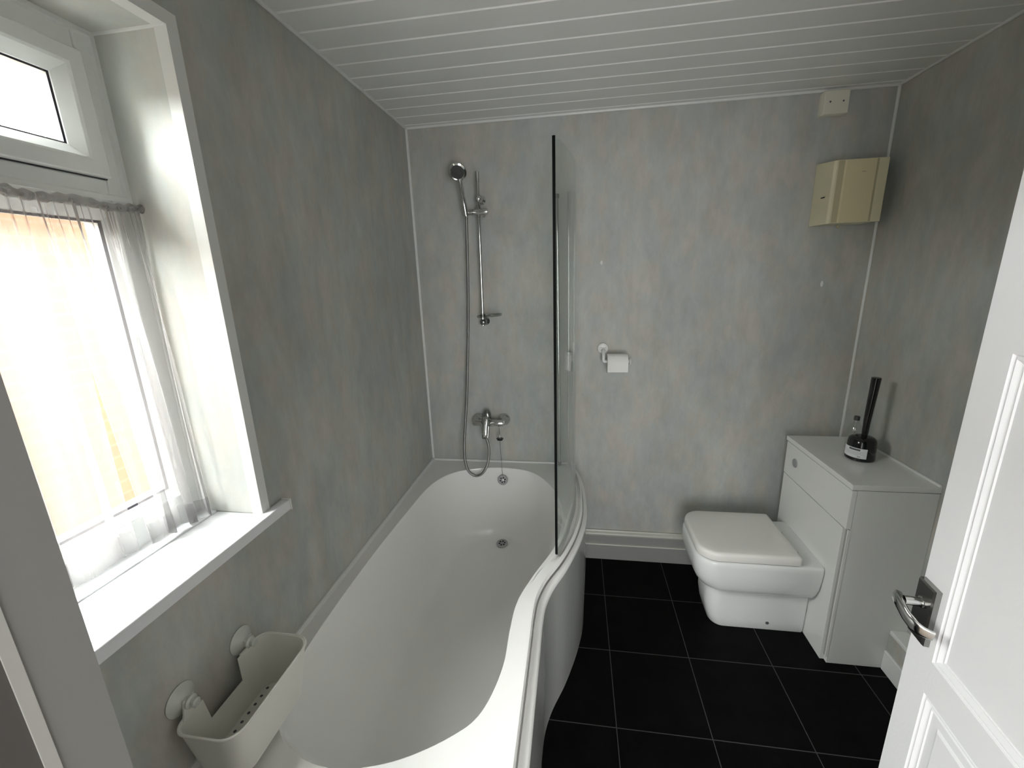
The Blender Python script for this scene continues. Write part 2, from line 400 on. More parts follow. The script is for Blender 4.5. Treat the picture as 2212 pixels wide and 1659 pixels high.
tube(bm, [(FX + .024, -1.64, 1.866), (FX + .028, -1.60, 1.869), (FX + .027, -1.555, 1.871)], [.0075, .007, .007], 12)
obj('stay_handle', bm, M['steel'], cas)
# fixed lower light
bm = bmesh.new(); bevel_ring(bm, WY0 + .042, WY1 - .042, WZ0 + .075, 1.778, [(0, FX), (.003, FX - .003), (.018, FX - .016), (.021, FX - .022), (.021, FX - .06)])
obj('glazing_bead', bm, M['upvc'], win, smooth=0)
bm = bmesh.new(); bevel_ring(bm, WY0 + .062, WY1 - .062, WZ0 + .095, 1.758, [(0, FX - .017), (.005, FX - .021)]); obj('lower_gasket', bm, M['gasket'], win, smooth=0)
bm = bmesh.new(); box(bm, FX - .032, FX - .027, WY0 + .06, WY1 - .06, WZ0 + .09, 1.762); obj('lower_pane', bm, M['glass'], win, smooth=0)
# sill board, raised back board, angle trims, reveal beads
bm = bmesh.new(); box(bm, FX - .06, .001, WY0 + .0015, WY1 - .0015, .990, 1.0195); box(bm, .0005, .027, -2.07, -1.228, .990, 1.020)
obj('sill', bm, M['sill'], win, smooth=0, bevel=.003)
bm = bmesh.new(); box(bm, .0005, .0285, -1.2285, -1.225, .9885, 1.0215); obj('sill_end_cap', bm, M['trim'], win, smooth=0)
bm = bmesh.new(); pl = rrect(FX, -.132, WY0 + .003, WY1 + .0015 - .002, (.0, .012, .012, 0))
loft(bm, [[(a, b, z) for a, b in pl] for z in (1.0197, 1.0235)], True, False, True); obj('raised_back_board', bm, M['sill'], win, smooth=30)
bm = bmesh.new()
t = .0035
def angle_strip(bm):
    # face legs on the wall and reveal legs, far jamb, head, near jamb
    yo0, yo1, zo = WY0, WY1, WZ1
    box(bm, .0, t, yo1 - t, yo1 + .024, WZ0, zo + .024); box(bm, -.026, -.00005, yo1 - t, yo1, WZ0, zo)
    box(bm, .0, t, yo0 - .024, yo0 + t, WZ0, zo + .024); box(bm, -.026, -.00005, yo0, yo0 + t, WZ0, zo)
    box(bm, .0, t, yo0 + t, yo1 - t, zo - t, zo + .024); box(bm, -.026, -.00005, yo0 + t, yo1 - t - .0001, zo - t, zo)
angle_strip(bm); obj('angle_trim', bm, M['trim'], win, smooth=0)
bm = bmesh.new(); box(bm, FX + .0002, -.0265, WY1 - .0012, WY1 + .0002, WZ0, WZ1); box(bm, FX + .0002, -.0265, WY0 - .0002, WY0 + .0012, WZ0, WZ1); box(bm, FX + .0002, -.0265, WY0, WY1, WZ1 - .0012, WZ1 + .0002)
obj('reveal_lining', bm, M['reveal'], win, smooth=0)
bm = bmesh.new(); tube(bm, [(FX, WY1 - .002, WZ1 - .002), (0, WY1 - .002, WZ1 - .002)], .004, 8); tube(bm, [(FX + .002, WY1 - .002, WZ0), (FX + .002, WY1 - .002, WZ1)], .004, 8)
tube(bm, [(FX + .002, WY1, WZ1 - .002), (FX + .002, WY0, WZ1 - .002)], .004, 8)
obj('reveal_sealant', bm, M['trim'], win)

# net curtains on a covered wire
bm = bmesh.new()
pts = [(-.156, yy, 1.785 + .003 * math.sin(yy * 47)) for yy in [WY0 + .002 + k * (WY1 - WY0 - .004) / 90 for k in range(91)]]
tube(bm, pts, [.0085 + .0030 * math.sin(k * 1.9) + .0018 * math.sin(k * 4.3) for k in range(91)], 12)
tag(obj('curtain_wire', bm, M['net']), 'gathered white curtain wire stretched across below the top window light', 'curtain wire')
def curtain(name, label, ya0, ya1, yb0, yb1, hem, xb, folds, seed, amp=.014, xt=-.154, ay=.026):
    rnd = random.Random(seed); nu, nv = 150, 44
    ph = [rnd.uniform(0, 6.28) for _ in range(6)]
    bm = bmesh.new(); rows = []
    for j in range(nv + 1):
        v = j / nv; row = []
        for i in range(nu + 1):
            u = i / nu
            uu = u + .018 * math.sin(u * 9 + ph[0]) * v
            yy = (ya0 + (ya1 - ya0) * uu) * (1 - v) + (yb0 + (yb1 - yb0) * uu) * v
            a = (.35 + .65 * sm(0, .35, v)) * amp
            x = xt + (xb - xt) * v + a * math.sin(2 * PI * folds * u + ph[1] + .9 * math.sin(3 * v + ph[2])) + a * .45 * math.sin(2 * PI * folds * 2.3 * u + ph[3] + v * 1.5) + .004 * math.sin(2 * PI * folds * 5 * u + ph[4]) * (1 - sm(0, .3, v))
            yy += (.25 + .75 * sm(0, .6, v)) * ay * math.sin(2 * PI * folds * u + ph[5] + 1.2 * v) * min(1, 6 * u, 6 * (1 - u))
            z = 1.787 - (1.787 - hem - .008 * math.sin(u * 7 + ph[2])) * v
            row.append(bm.verts.new((x, yy, z)))
        rows.append(row)
    for a, b in zip(rows, rows[1:]):
        for i in range(nu): bm.faces.new((a[i], a[i + 1], b[i + 1], b[i]))
    # doubled hem
    hb = []
    for j in range(3):
        hb.append([bm.verts.new(rows[nv - 3 + j * 1 + (1 if j == 2 else 0)][i].co + Vector((.0012, 0, 0))) for i in range(nu + 1)])
    for a, b in zip(hb, hb[1:]):
        for i in range(nu): bm.faces.new((a[i], a[i + 1], b[i + 1], b[i]))
    return tag(obj(name, bm, M['net'], smooth=180), label, 'curtain', 'sheer window curtains')
curtain('net_curtain', 'sheer white curtain with a deep hem hanging at the near half of the window', -2.01, -1.50, -2.0, -1.502, 1.045, -.140, 4.6, 3, .013, ay=.030)
curtain('net_curtain', 'sheer white curtain bunched against the far side of the window reveal', -1.50, -1.308, -1.468, -1.312, 1.032, -.138, 3.1, 11, .012, ay=.014)

# outside
bm = bmesh.new(); box(bm, -2.05, -1.80, -6, 4, -1, 2.16)
tag(obj('garden_wall', bm, M['brick'], smooth=0), 'orange brick wall outside beyond the net curtains', 'wall')
bm = bmesh.new(); box(bm, -.30, -.12, -7, YF - .18, -.3, 5.6); box(bm, -.30, -.12, .13, 5, -.3, 5.6); box(bm, -.30, -.12, YF - .18, .13, H + .11, 5.6)
tag(obj('wall_outside', bm, M['concrete'], smooth=0), 'upper outer wall of the house above the window', 'wall', kind='structure')
bm = bmesh.new(); box(bm, -6, -.3, -6, 4, -.3, -.2)
tag(obj('ground_outside', bm, M['concrete'], smooth=0), 'paved ground outside below the window', 'ground', kind='structure')

# ------------------------------------------------------------------ bath
bath = thing('bathtub', 'white P-shaped shower bath with a bulging curved side along the window wall', 'bath', (.4, -.85, 0))
RZ = .588
inner_c = [(.091, -.32), (.17, -.165), (.31, -.098), (.466, -.083), (.60, -.127), (.70, -.255), (.758, -.41), (.775, -.57), (.752, -.75), (.683, -.932), (.644, -1.058), (.637, -1.17), (.636, -1.30), (.606, -1.423), (.547, -1.49), (.435, -1.556), (.31, -1.585), (.20, -1.565), (.115, -1.50), (.068, -1.36), (.055, -1.15), (.056, -.86), (.068, -.6)]
inner = catmull([(x, y, 0) for x, y in inner_c], 7, True)
def floor_pt(p):
    x = .370 + (p.x - .370) * .60
    if p.x > .64: x = .370 + (.64 - .370) * .60 + (p.x - .64) * .5
    y = -.72 + (p.y + .72) * (.86 if p.y > -.72 else .72)
    return Vector((x, y, 0))
flo = [floor_pt(p) for p in inner]
outer_c1 = [(.815, -.003), (.842, -.12), (.858, -.25), (.863, -.40), (.858, -.52), (.842, -.62), (.817, -.72), (.779, -.83), (.732, -.935), (.708, -1.02), (.702, -1.10), (.702, -1.20), (.702, -1.30)]
outer = [Vector(p) for p in [(.003, -1.678, 0), (.003, -.003, 0)]]
arc = catmull([(x, y, 0) for x, y in outer_c1], 7)
def open_normals(pl):
    out = []
    for i, p in enumerate(pl):
        d = (pl[min(i + 1, len(pl) - 1)] - pl[max(i - 1, 0)]).normalized()
        out.append(Vector((-d.y, d.x, 0)))      # travelling towards -y: left hand = outward (+x)
    return out
arc = arc + [Vector((.702, -1.30 - k * .063, 0)) for k in range(1, 7)]
arcn = open_normals(arc)
bm = bmesh.new()
def lerp_loop(i, z, zs=0): return [Vector((a.x * (1 - i) + b.x * i, a.y * (1 - i) + b.y * i, z)) for a, b in zip(inner, flo)]
def out_off(loop, d):
    c = []
    n = len(loop)
    for k in range(n):
        t_ = (loop[(k + 1) % n] - loop[k - 1]).normalized(); nn = Vector((-t_.y, t_.x, 0))
        c.append(Vector((loop[k].x + nn.x * d, loop[k].y + nn.y * d, loop[k].z)))
    return c
# orientation test so that "out" really is outward
_t = (inner[1] - inner[-1]).normalized(); _n = Vector((-_t.y, _t.x, 0)); _sgn = 1 if (inner[0] + _n * .01 - Vector((.4, -.8, 0))).length > (inner[0] - Vector((.4, -.8, 0))).length else -1
rim_support = [Vector((p.x, p.y, RZ)) for p in out_off(inner, _sgn * .010)]
prof = [(0.0, RZ - .0002), (.006, RZ - .0015), (.016, RZ - .006), (.028, RZ - .016), (.045, RZ - .04), (.10, .50), (.17, .44), (.25, .385), (.34, .335), (.44, .29), (.55, .253), (.67, .226), (.79, .209), (.90, .200), (1.0, .1955)]
loops = [rim_support] + [lerp_loop(i, z) for i, z in prof]
cen = Vector((.36, -.75, 0))
for k, z in ((.86, .1925), (.7, .191), (.5, .190), (.3, .1895), (.12, .1895)):
    loops.append([Vector((cen.x + (p.x - cen.x) * k, cen.y + (p.y - cen.y) * k, z)) for p in flo])
rows = loft(bm, loops, True, False, True)
# rim: flat fill between inner support loop and the start of the outer roll
def rim_prof(y):
    g = sm(-.87, -.80, y)
    return [(-.0385, RZ), (-.0365, RZ + .003 * g), (-.030, RZ + .003 * g), (-.0285, RZ - .004 * g), (-.026, RZ - .010 * g), (-.020, RZ - .0135 * g), (-.014, RZ - .009 * g), (-.0105, RZ - .003 * g), (-.008, RZ + .0005 * g), (-.004, RZ - .0005), (-.001, RZ - .0035), (0, RZ - .008), (-.0004, RZ - .017), (-.004, RZ - .019), (-.02, RZ - .020)]
arows = []
for p, nn in zip(arc, arcn):
    arows.append([bm.verts.new((p.x + nn.x * d, min(p.y + nn.y * d, -.002), z)) for d, z in rim_prof(p.y)])
for a, b in zip(arows, arows[1:]):
    for i in range(len(a) - 1): bm.faces.new((a[i], a[i + 1], b[i + 1], b[i]))
c1 = bm.verts.new((.003, -.003, RZ)); c2 = bm.verts.new((.003, -1.678, RZ)); c3 = bm.verts.new((.003, -1.678, RZ - .03)); c4 = bm.verts.new((.003, -.003, RZ - .03))
edges = [bm.edges.get((rows[0][i], rows[0][(i + 1) % len(rows[0])])) for i in range(len(rows[0]))]
for a, b in zip(arows, arows[1:]): edges.append(bm.edges.get((a[0], b[0])))
edges.append(bm.edges.new((arows[0][0], c1))); edges.append(bm.edges.new((c1, c2))); edges.append(bm.edges.new((c2, arows[-1][0])))
bmesh.ops.triangle_fill(bm, edges=edges, use_beauty=True, use_dissolve=False)
bm.faces.new([c2, c3] + arows[-1][::-1])
obj('tub', bm, M['acrylic'], bath, smooth=30)
# side panel with its top ledge
bm = bmesh.new(); pr = []
for p, nn in zip(arc, arcn):
    g = .013 + .014 * sm(-.70, -1.05, p.y)
    g = .020 + .008 * sm(.70, 1.05, -p.y)
    row = []
    for d, z in ((-.018, .556), (.0022, .556), (.0034, .5645), (g - .006, .5625), (g - .0015, .559), (g, .553), (g, .546), (g - .003, .543), (g - .003, .30), (g - .010, .02), (g - .010, 0.0)):
        row.append(bm.verts.new((p.x + nn.x * d, min(p.y + nn.y * d, -.018), z)))
    pr.append(row)
for a, b in zip(pr, pr[1:]):
    for i in range(len(a) - 1): bm.faces.new((a[i], a[i + 1], b[i + 1], b[i]))
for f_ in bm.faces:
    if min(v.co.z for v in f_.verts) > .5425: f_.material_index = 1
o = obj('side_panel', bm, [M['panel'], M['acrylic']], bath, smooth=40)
o['label'] = 'curved white side panel with its shade toned in as grey'
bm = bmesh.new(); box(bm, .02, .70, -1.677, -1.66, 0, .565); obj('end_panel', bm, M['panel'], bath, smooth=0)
# overflow and drain
def waste(name, c, d, r, holes, nh=6):
    bm = bmesh.new(); lathe(bm, [(0, r), (.003, r), (.0055, r * .90), (.0055, r * .74), (.0035, r * .70), (.0035, 0)], c, d, 36, cap0=False)
    o = obj(name, bm, M['steel'], bath)
    u, v = frame_of(d); dd = Vector(d).normalized(); c = Vector(c)
    bm = bmesh.new()
    for k in range(nh):
        a = 2 * PI * k / nh + .3
        lathe(bm, [(.0036, holes), (.0040, holes), (.0040, 0)], c + (u * math.cos(a) + v * math.sin(a)) * r * .46, d, 12, cap0=False)
    obj('waste_holes', bm, M['black'], o)
    bm = bmesh.new(); lathe(bm, [(.0036, r * .14), (.005, r * .13), (.006, 0)], c, d, 12, cap0=False); obj('centre_screw', bm, M['chrome'], o)
    return o
waste('overflow_cover', (.431, -.0985, .523), (0, -1, .28), .0285, .0042)
waste('drain', (.434, -.212, .1985), (0, -.16, 1), .031, .0052)

# plug and chain
plug = thing('bath_plug', 'small black bath plug hanging on its bead chain under the tap', 'bath plug', (.420, -.078, .752))
bm = bmesh.new(); lathe(bm, [(0, .015), (.004, .0165), (.008, .0195), (.0105, .020), (.012, .018), (.0125, 0)], (.420, -.080, .751), (0, .12, 1), 24); obj('stopper', bm, M['glossblack'], plug)
bm = bmesh.new(); cp = [(.416, -.072, .832), (.4175, -.074, .80), (.420, -.080, .765)]
tube(bm, cp, .0014, 8)
cp2 = [(.420, -.080, .763), (.424, -.092, .68), (.429, -.10, .60), (.432, -.103, .548)]
tube(bm, catmull(cp2, 8), .0011, 8)
for k in range(26):
    t_ = k / 25; p = Vector(cp[0]).lerp(Vector(cp[2]), t_)
    lathe(bm, [(-.0016, 0), (0, .0019), (.0016, 0)], p, (0, 0, 1), 6)
obj('chain', bm, M['darkchrome'], plug)

# ------------------------------------------------------------------ bath screen
scr = thing('bath_screen', 'tall curved clear glass shower screen standing on the bath rim', 'shower screen', (.8, -.4, RZ))
gc = catmull([(.797, -.016, 0), (.812, -.10, 0), (.824, -.22, 0), (.827, -.36, 0), (.822, -.50, 0), (.806, -.62, 0), (.786, -.72, 0), (.760, -.808, 0)], 8)
gn = open_normals(gc)
GT = 2.012
bm = bmesh.new(); lp = []
for z in (RZ + .012, GT):
    lp.append([(p.x + n_.x * .003, p.y + n_.y * .003, z) for p, n_ in zip(gc, gn)] + [(p.x - n_.x * .003, p.y - n_.y * .003, z) for p, n_ in list(zip(gc, gn))[::-1]])
loft(bm, lp, True, True, True)
obj('glass_panel', bm, M['screen'], scr, smooth=30)
bm = bmesh.new(); p, n_ = gc[-1], gn[-1]; d_ = (gc[-1] - gc[-2]).normalized()
q = [p + n_ * .0044, p - n_ * .0044, p - n_ * .0044 + d_ * .004, p + n_ * .0044 + d_ * .004]
loft(bm, [[(a.x, a.y, z) for a in q] for z in (RZ + .004, GT + .001)], True, True, True)
o = obj('polished_edge', bm, M['edgeglass'], scr, smooth=0); o['label'] = 'black looking front edge of the glass'
bm = bmesh.new(); lp = []
for z, w_ in ((RZ - .003, .005), (RZ + .010, .0045), (RZ + .014, .0038)):
    lp.append([(p.x + n_.x * w_, p.y + n_.y * w_, z) for p, n_ in zip(gc, gn)] + [(p.x - n_.x * w_, p.y - n_.y * w_, z) for p, n_ in list(zip(gc, gn))[::-1]])
loft(bm, lp, True, True, True); obj('bottom_seal', bm, M['seal'], scr, smooth=40)
bm = bmesh.new(); tube(bm, [(.790, -.008, RZ + .006), (.790, -.008, 2.0)], .006, 14); obj('wall_profile', bm, M['chrome'], scr)
# slim chrome pivot bar standing just inside the glass
bm = bmesh.new(); tube(bm, [(.742, -.020, .572 + .02), (.735, -.020, 1.985)], .0075, 14)
piv = obj('pivot_bar', bm, M['chrome'], scr)
bm = bmesh.new(); lathe(bm, [(0, .011), (.018, .011), (.020, .009)], (.735, -.020, 1.972), (0, 0, 1), 18); box(bm, .729, .741, -.020, -.0005, 1.974, 1.984); obj('pivot_cap', bm, M['darkchrome'], piv)
bm = bmesh.new(); lathe(bm, [(0, .011), (.014, .011), (.016, .009)], (.742, -.020, RZ + .003), (0, 0, 1), 18); box(bm, .736, .748, -.020, -.0005, RZ + .004, RZ + .012); obj('pivot_foot', bm, M['darkchrome'], piv)

# ------------------------------------------------------------------ shower rail, hand shower, hose
rail = thing('shower_rail', 'chrome shower riser rail with slider and soap dish on the back wall', 'shower rail', (.356, -.05, 1.39))
bm = bmesh.new(); tube(bm, [(.3525, -.058, 1.375), (.3585, -.058, 2.062)], .0085, 16); tube(bm, [(.3584, -.058, 2.062), (.3590, -.058, 2.104)], .0098, 16); obj('riser_tube', bm, M['chrome'], rail)
for z in (1.393, 1.985):
    bm = bmesh.new(); x = .3525 + (z - 1.375) * .0087
    lathe(bm, [(-.019, .0), (-.0165, .010), (-.010, .0165), (0, .0195), (.010, .0165), (.0165, .010), (.019, 0)], (x + .001, -.054, z), (0, 0, 1), 20)
    lathe(bm, [(0, .021), (.006, .021), (.010, .014), (.045, .012)], (x + .004, 0, z), (0, -1, 0), 20)
    obj('wall_bracket', bm, M['chrome'] if z > 1.5 else M['darkchrome'], rail)
bm = bmesh.new(); lathe(bm, [(0, .006), (.0015, .0135), (.006, .0145), (.052, .0145), (.0535, .0125), (.057, .0125), (.0585, .0145), (.122, .0145), (.126, .013), (.127, 0)], (.278, -.066, 1.9245), (1, 0, -.008), 24)
lathe(bm, [(0, .0125), (.02, .0125)], (.3575, -.058, 1.935), (0, 0, 1), 18)
box(bm, .372, .390, -.070, -.055, 1.900, 1.912)
obj('slider', bm, M['chrome'], rail)
bm = bmesh.new()
lp = []
for z, s in ((1.424, .80), (1.421, 1.0), (1.425, 1.05), (1.432, 1.06), (1.4335, 1.02), (1.430, .97), (1.4275, .6), (1.427, .05)):
    lp.append([(.392 + math.cos(a) * .062 * s, -.078 + math.sin(a) * .040 * s, z + .004 * math.cos(a)) for a in [2 * PI * k / 36 for k in range(36)]])
loft(bm, lp, True, True, True)
o = obj('soap_dish', bm, M['soap'], rail); o['label'] = 'smoky clear plastic soap dish'
bm = bmesh.new(); lathe(bm, [(0, .014), (.016, .014), (.018, .011)], (.353, -.058, 1.418), (0, 0, 1), 18); obj('dish_collar', bm, M['darkchrome'], rail)

hs = thing('hand_shower', 'round chrome hand shower with grey spray face held in the slider', 'shower head', (.292, -.085, 1.93))
hb, ht = Vector((.301, -.086, 1.905)), Vector((.284, -.102, 2.062))
bm = bmesh.new(); hp = [hb + (ht - hb) * t_ for t_ in (0, .08, .2, .4, .6, .8, .92, 1.0)]
tube(bm, hp, [.009, .0105, .0125, .0125, .0115, .0105, .0105, .011], 18); obj('handle', bm, M['chrome'], hs)
fd = Vector((.12, -.82, -.58)).normalized(); hc = Vector((.279, -.118, 2.098))
bm = bmesh.new(); lathe(bm, [(-.026, .0), (-.024, .014), (-.014, .031), (-.002, .0415), (.006, .0435), (.012, .0415), (.0145, .034), (.0125, .030)], hc, fd, 36, cap1=False); obj('head', bm, M['chrome'], hs)
bm = bmesh.new(); lathe(bm, [(.0125, .0305), (.0145, .029), (.0150, .020), (.0135, .018), (.0145, .012), (.0155, 0)], hc, fd, 32, cap0=False); o = obj('spray_face', bm, M['grille'], hs); o['label'] = 'dark grey spray face'

bm = bmesh.new()
hpts = catmull([(.302, -.085, 1.905), (.2985, -.080, 1.84), (.287, -.068, 1.60), (.2745, -.062, 1.384), (.257, -.060, 1.16), (.2435, -.066, .983), (.2290, -.100, .783), (.2310, -.132, .710), (.2350, -.142, .650), (.2520, -.146, .592), (.290, -.147, .566), (.331, -.145, .585), (.359, -.140, .640), (.367, -.128, .705), (.3595, -.110, .745), (.3470, -.1005, .774)], 9)
tube(bm, hpts, .0072, 12)
tag(obj('shower_hose', bm, M['hose']), 'ribbed metal shower hose looping from the tap up to the hand shower', 'shower hose')

# ------------------------------------------------------------------ bath mixer tap
tap = thing('mixer_tap', 'chrome wall-mounted bath shower mixer tap with a central lever', 'tap', (.362, -.05, .845))
for x in (.290, .434):
    bm = bmesh.new(); lathe(bm, [(0, .0345), (.004, .0345), (.010, .031), (.024, .018), (.034, .0155), (.06, .015)], (x, -.0005, .846), (0, -1, 0), 30); obj('escutcheon', bm, M['chrome'], tap)
bm = bmesh.new(); lathe(bm, [(0, .0), (.001, .016), (.004, .018), (.118, .018), (.119, .0165), (.121, .0165), (.122, .018), (.166, .018), (.169, .016), (.170, 0)], (.2725, -.070, .8465), (1, 0, 0), 26); obj('body', bm, M['chrome'], tap)
bm = bmesh.new(); lathe(bm, [(-.004, .022), (.004, .026), (.022, .027), (.034, .0255), (.040, .019), (.042, 0)], (.350, -.060, .852), (0, -1, .15), 26); obj('cartridge_cap', bm, M['darkchrome'], tap)
bm = bmesh.new()
sect = []
for t_, w_, h_ in ((0, .013, .010), (.15, .016, .011), (.5, .0125, .008), (.85, .0135, .006), (1, .012, .0035)):
    c_ = Vector((.352, -.096, .884)).lerp(Vector((.345, -.128, .800)), t_)
    sect.append([(c_.x + math.cos(a) * w_, c_.y + math.sin(a) * h_ * .9, c_.z + math.sin(a) * h_ * .5) for a in [2 * PI * k / 16 for k in range(16)]])
loft(bm, sect, True, True, True); obj('lever', bm, M['chrome'], tap)
bm = bmesh.new(); lathe(bm, [(0, .02), (.03, .021), (.045, .014)], (.350, -.050, .862), (.0, .1, 1), 20); obj('diverter', bm, M['darkchrome'], tap)
bm = bmesh.new()
sect = []
for t_, w_, h_ in ((0, .017, .020), (.4, .0175, .016), (.8, .019, .014), (.93, .019, .0135), (1, .0165, .011)):
    c_ = Vector((.350, -.072, .840)).lerp(Vector((.344, -.100, .772)), t_)
    sect.append([(c_.x + a_, c_.y + b_ * .8, c_.z + b_ * .35) for a_, b_ in rrect(-w_, w_, -h_, h_, .007, 4)])
loft(bm, sect, True, True, True); obj('spout', bm, M['darkchrome'], tap)

# ------------------------------------------------------------------ toilet roll
th = thing('toilet_roll_holder', 'white plastic toilet roll holder fixed to the back wall', 'toilet roll holder', (.966, -.01, 1.242))
bm = bmesh.new(); lathe(bm, [(0, .0285), (.008, .0285), (.013, .026), (.016, .018), (.0165, 0)], (.966, -.0005, 1.243), (0, -1, 0), 30); obj('rosette', bm, M['whiteplastic'], th)
bm = bmesh.new(); ap = catmull([(.966, -.012, 1.238), (.967, -.036, 1.234), (.967, -.052, 1.215), (.967, -.058, 1.190), (.972, -.060, 1.1845), (.982, -.060, 1.1845)], 6)
tube(bm, ap, .0085, 12); tube(bm, [(.950, -.020, 1.243), (.982, -.020, 1.243)], .006, 10); obj('arm', bm, M['whiteplastic'], th)
bm = bmesh.new(); tube(bm, [(.975, -.060, 1.1845), (1.100, -.060, 1.1845)], .008, 12)
lathe(bm, [(0, .008), (.003, .017), (.007, .017), (.009, .012)], (1.093, -.060, 1.1845), (1, 0, 0), 20); obj('spindle', bm, M['whiteplastic'], th)
bm = bmesh.new(); lathe(bm, [(0, .0185), (0, .047), (.001, .0485), (.099, .0485), (.100, .047), (.100, .0185), (0, .0185)], (.984, -.066, 1.1765), (1, 0, 0), 40, cap0=False, cap1=False)
# loose leading sheet
lp = [[(x, -.066 - .049 * math.cos(a), 1.1765 + .049 * math.sin(a)) for a in (.9, .6, .3, 0)] + [(x, -.116, 1.160), (x, -.1165, 1.140)] for x in (.985, 1.083)]
loft(bm, lp, closed=False)
tag(obj('toilet_roll', bm, M['paper']), 'roll of white toilet paper on the wall holder', 'toilet roll')

# ------------------------------------------------------------------ fan heater and junction box
fh = thing('fan_heater', 'yellowed cream wall heater box in the top right corner', 'wall heater', (1.98, 0, 1.79))
x0, x1, yd, z0, z1 = 1.872, 2.078, -.130, 1.790, 2.034
bm = bmesh.new()
zt = z1 + .012
def hprof(x0, x1, y): return [(x0, 0), (x0, y + .012), (x0 + .012, y), (x1 - .004, y), (x1, y + .004), (x1, 0)]
pf = [(x0 - .004, -.002), (x0 + .004, yd + .008), (x0 + .012, yd), (x1 - .003, yd), (x1, yd + .003), (x1 - .006, -.03), (x1 - .006, -.002)]
loft(bm, [[(a, b, z0 + (.002 if b > -.05 else 0)) for a, b in pf], [(a, b, z1 + (.014 if b > -.05 else 0)) for a, b in pf]], True, True, True)
obj('casing', bm, M['heater'], fh, smooth=20)
bm = bmesh.new(); loft(bm, [[(1.914, yd - .0005, z), (1.918, yd - .006, z), (2.028, yd - .006, z), (2.030, yd - .0005, z)] for z in (z0 + .003, z1 - .003)], True, True, True); obj('front_plate', bm, M['heater2'], fh, smooth=0)
bm = bmesh.new(); box(bm, 1.890, 1.913, yd - .0006, yd, z0 + .002, z1 - .002); obj('left_groove', bm, M['heatergroove'], fh, smooth=0)
bm = bmesh.new(); box(bm, 2.031, 2.039, yd - .0006, yd, z0 + .002, z1 - .002); obj('right_groove', bm, M['heatergroove'], fh, smooth=0)
bm = bmesh.new(); box(bm, x0 - .0012, x0 + .002, -.092, -.066, 1.898, 1.902); obj('side_slot', bm, M['black'], fh, smooth=0)
bm = bmesh.new(); tube(bm, [(1.932, -.108, 1.792), (1.932, -.108, 1.782)], .0015, 8); lathe(bm, [(0, .003), (.003, .006), (.009, .006), (.011, .003)], (1.932, -.108, 1.772), (0, 0, 1), 12); obj('pull_cord', bm, M['heatergroove'], fh)
bm = bmesh.new(); box(bm, 1.978, 1.992, yd - .0066, yd - .0058, 1.983, 1.987); obj('worn_badge', bm, M['heatergroove'], fh, smooth=0)
jb = thing('junction_box', 'small square cream electrical box on the wall just below the ceiling', 'junction box', (1.895, 0, 2.28))
bm = bmesh.new(); loft(bm, [[(1.895 + a, y_, 2.277 + b) for a, b in rrect(-s, s, -s * .95, s * .95, .006, 4)] for y_, s in ((0, .049), (-.026, .049), (-.029, .0475))], True, True, True); obj('back_box', bm, M['cream'], jb, smooth=30)
bm = bmesh.new(); loft(bm, [[(1.896 + a, y_, 2.277 + b) for a, b in rrect(-s, s, -s * .93, s * .93, .005, 4)] for y_, s in ((-.0292, .0485), (-.034, .0485), (-.0365, .046))], True, True, True); fp = obj('face_plate', bm, M['cream'], jb, smooth=30)
for x in (1.872, 1.922):
    bm = bmesh.new(); lathe(bm, [(0, .0038), (.0012, .0034), (.0012, 0)], (x, -.0364, 2.279), (0, -1, 0), 12); obj('screw', bm, M['ink'], fp)

# ------------------------------------------------------------------ toilet
wc = thing('toilet', 'white square-shaped back-to-wall toilet with closed lid', 'toilet', (1.62, -.352, 0))
TYc = -.350
def pan_loop(z, xf, hw, r, xb=1.8575, rb=.012): return [(a, TYc + b, z) for a, b in rrect(xf, xb, -hw, hw, (r, rb, rb, r), 9)]
bm = bmesh.new()
loops = [pan_loop(.0005, 1.462, .098, .055), pan_loop(.006, 1.458, .101, .058), pan_loop(.05, 1.446, .104, .060), pan_loop(.11, 1.436, .106, .062), pan_loop(.17, 1.436, .107, .064), pan_loop(.200, 1.440, .109, .066),
         pan_loop(.207, 1.436, .114, .068, rb=.014), pan_loop(.212, 1.426, .126, .076, rb=.018), pan_loop(.220, 1.412, .140, .086, rb=.022), pan_loop(.234, 1.396, .154, .094, rb=.024), pan_loop(.254, 1.382, .164, .097, rb=.022), pan_loop(.284, 1.369, .173, .095, rb=.018),
         pan_loop(.33, 1.360, .179, .090, rb=.014), pan_loop(.37, 1.358, .181, .086), pan_loop(.388, 1.360, .181, .084), pan_loop(.395, 1.365, .177, .080), pan_loop(.397, 1.374, .169, .074)]
loft(bm, loops, True, True, True); obj('pan', bm, M['ceramic'], wc, smooth=50)
bm = bmesh.new()
def lid_loop(z, ins, bow=0): return [(a, TYc + b, z) for a, b in rrect(1.363 + ins, 1.772 - ins, -.178 + ins, .178 - ins, (max(.086 - ins, .01), max(.016 - ins, .004), max(.016 - ins, .004), max(.086 - ins, .01)), 10)]
loft(bm, [lid_loop(.4000, .004), lid_loop(.4010, .0012), lid_loop(.405, 0), lid_loop(.425, .0005), lid_loop(.433, .003), lid_loop(.4375, .008), lid_loop(.4395, .016), lid_loop(.4405, .05), lid_loop(.441, .10)], True, True, True)
obj('lid', bm, M['seat'], wc, smooth=50)
bm = bmesh.new(); loft(bm, [lid_loop(.3965, .006), lid_loop(.4005, .006)], True, True, True); o = obj('seat_gap', bm, M['black'], wc, smooth=0); o.name = 'dark_gap_fill'  # added black slab darkens the gap between pan and lid
for yy in (TYc - .075, TYc + .075):
    bm = bmesh.new(); tube(bm, [(1.782, yy - .022, .408), (1.782, yy + .022, .408)], .009, 14); box(bm, 1.775, 1.79, yy - .014, yy + .014, .396, .406); obj('hinge', bm, M['whiteplastic'], wc)
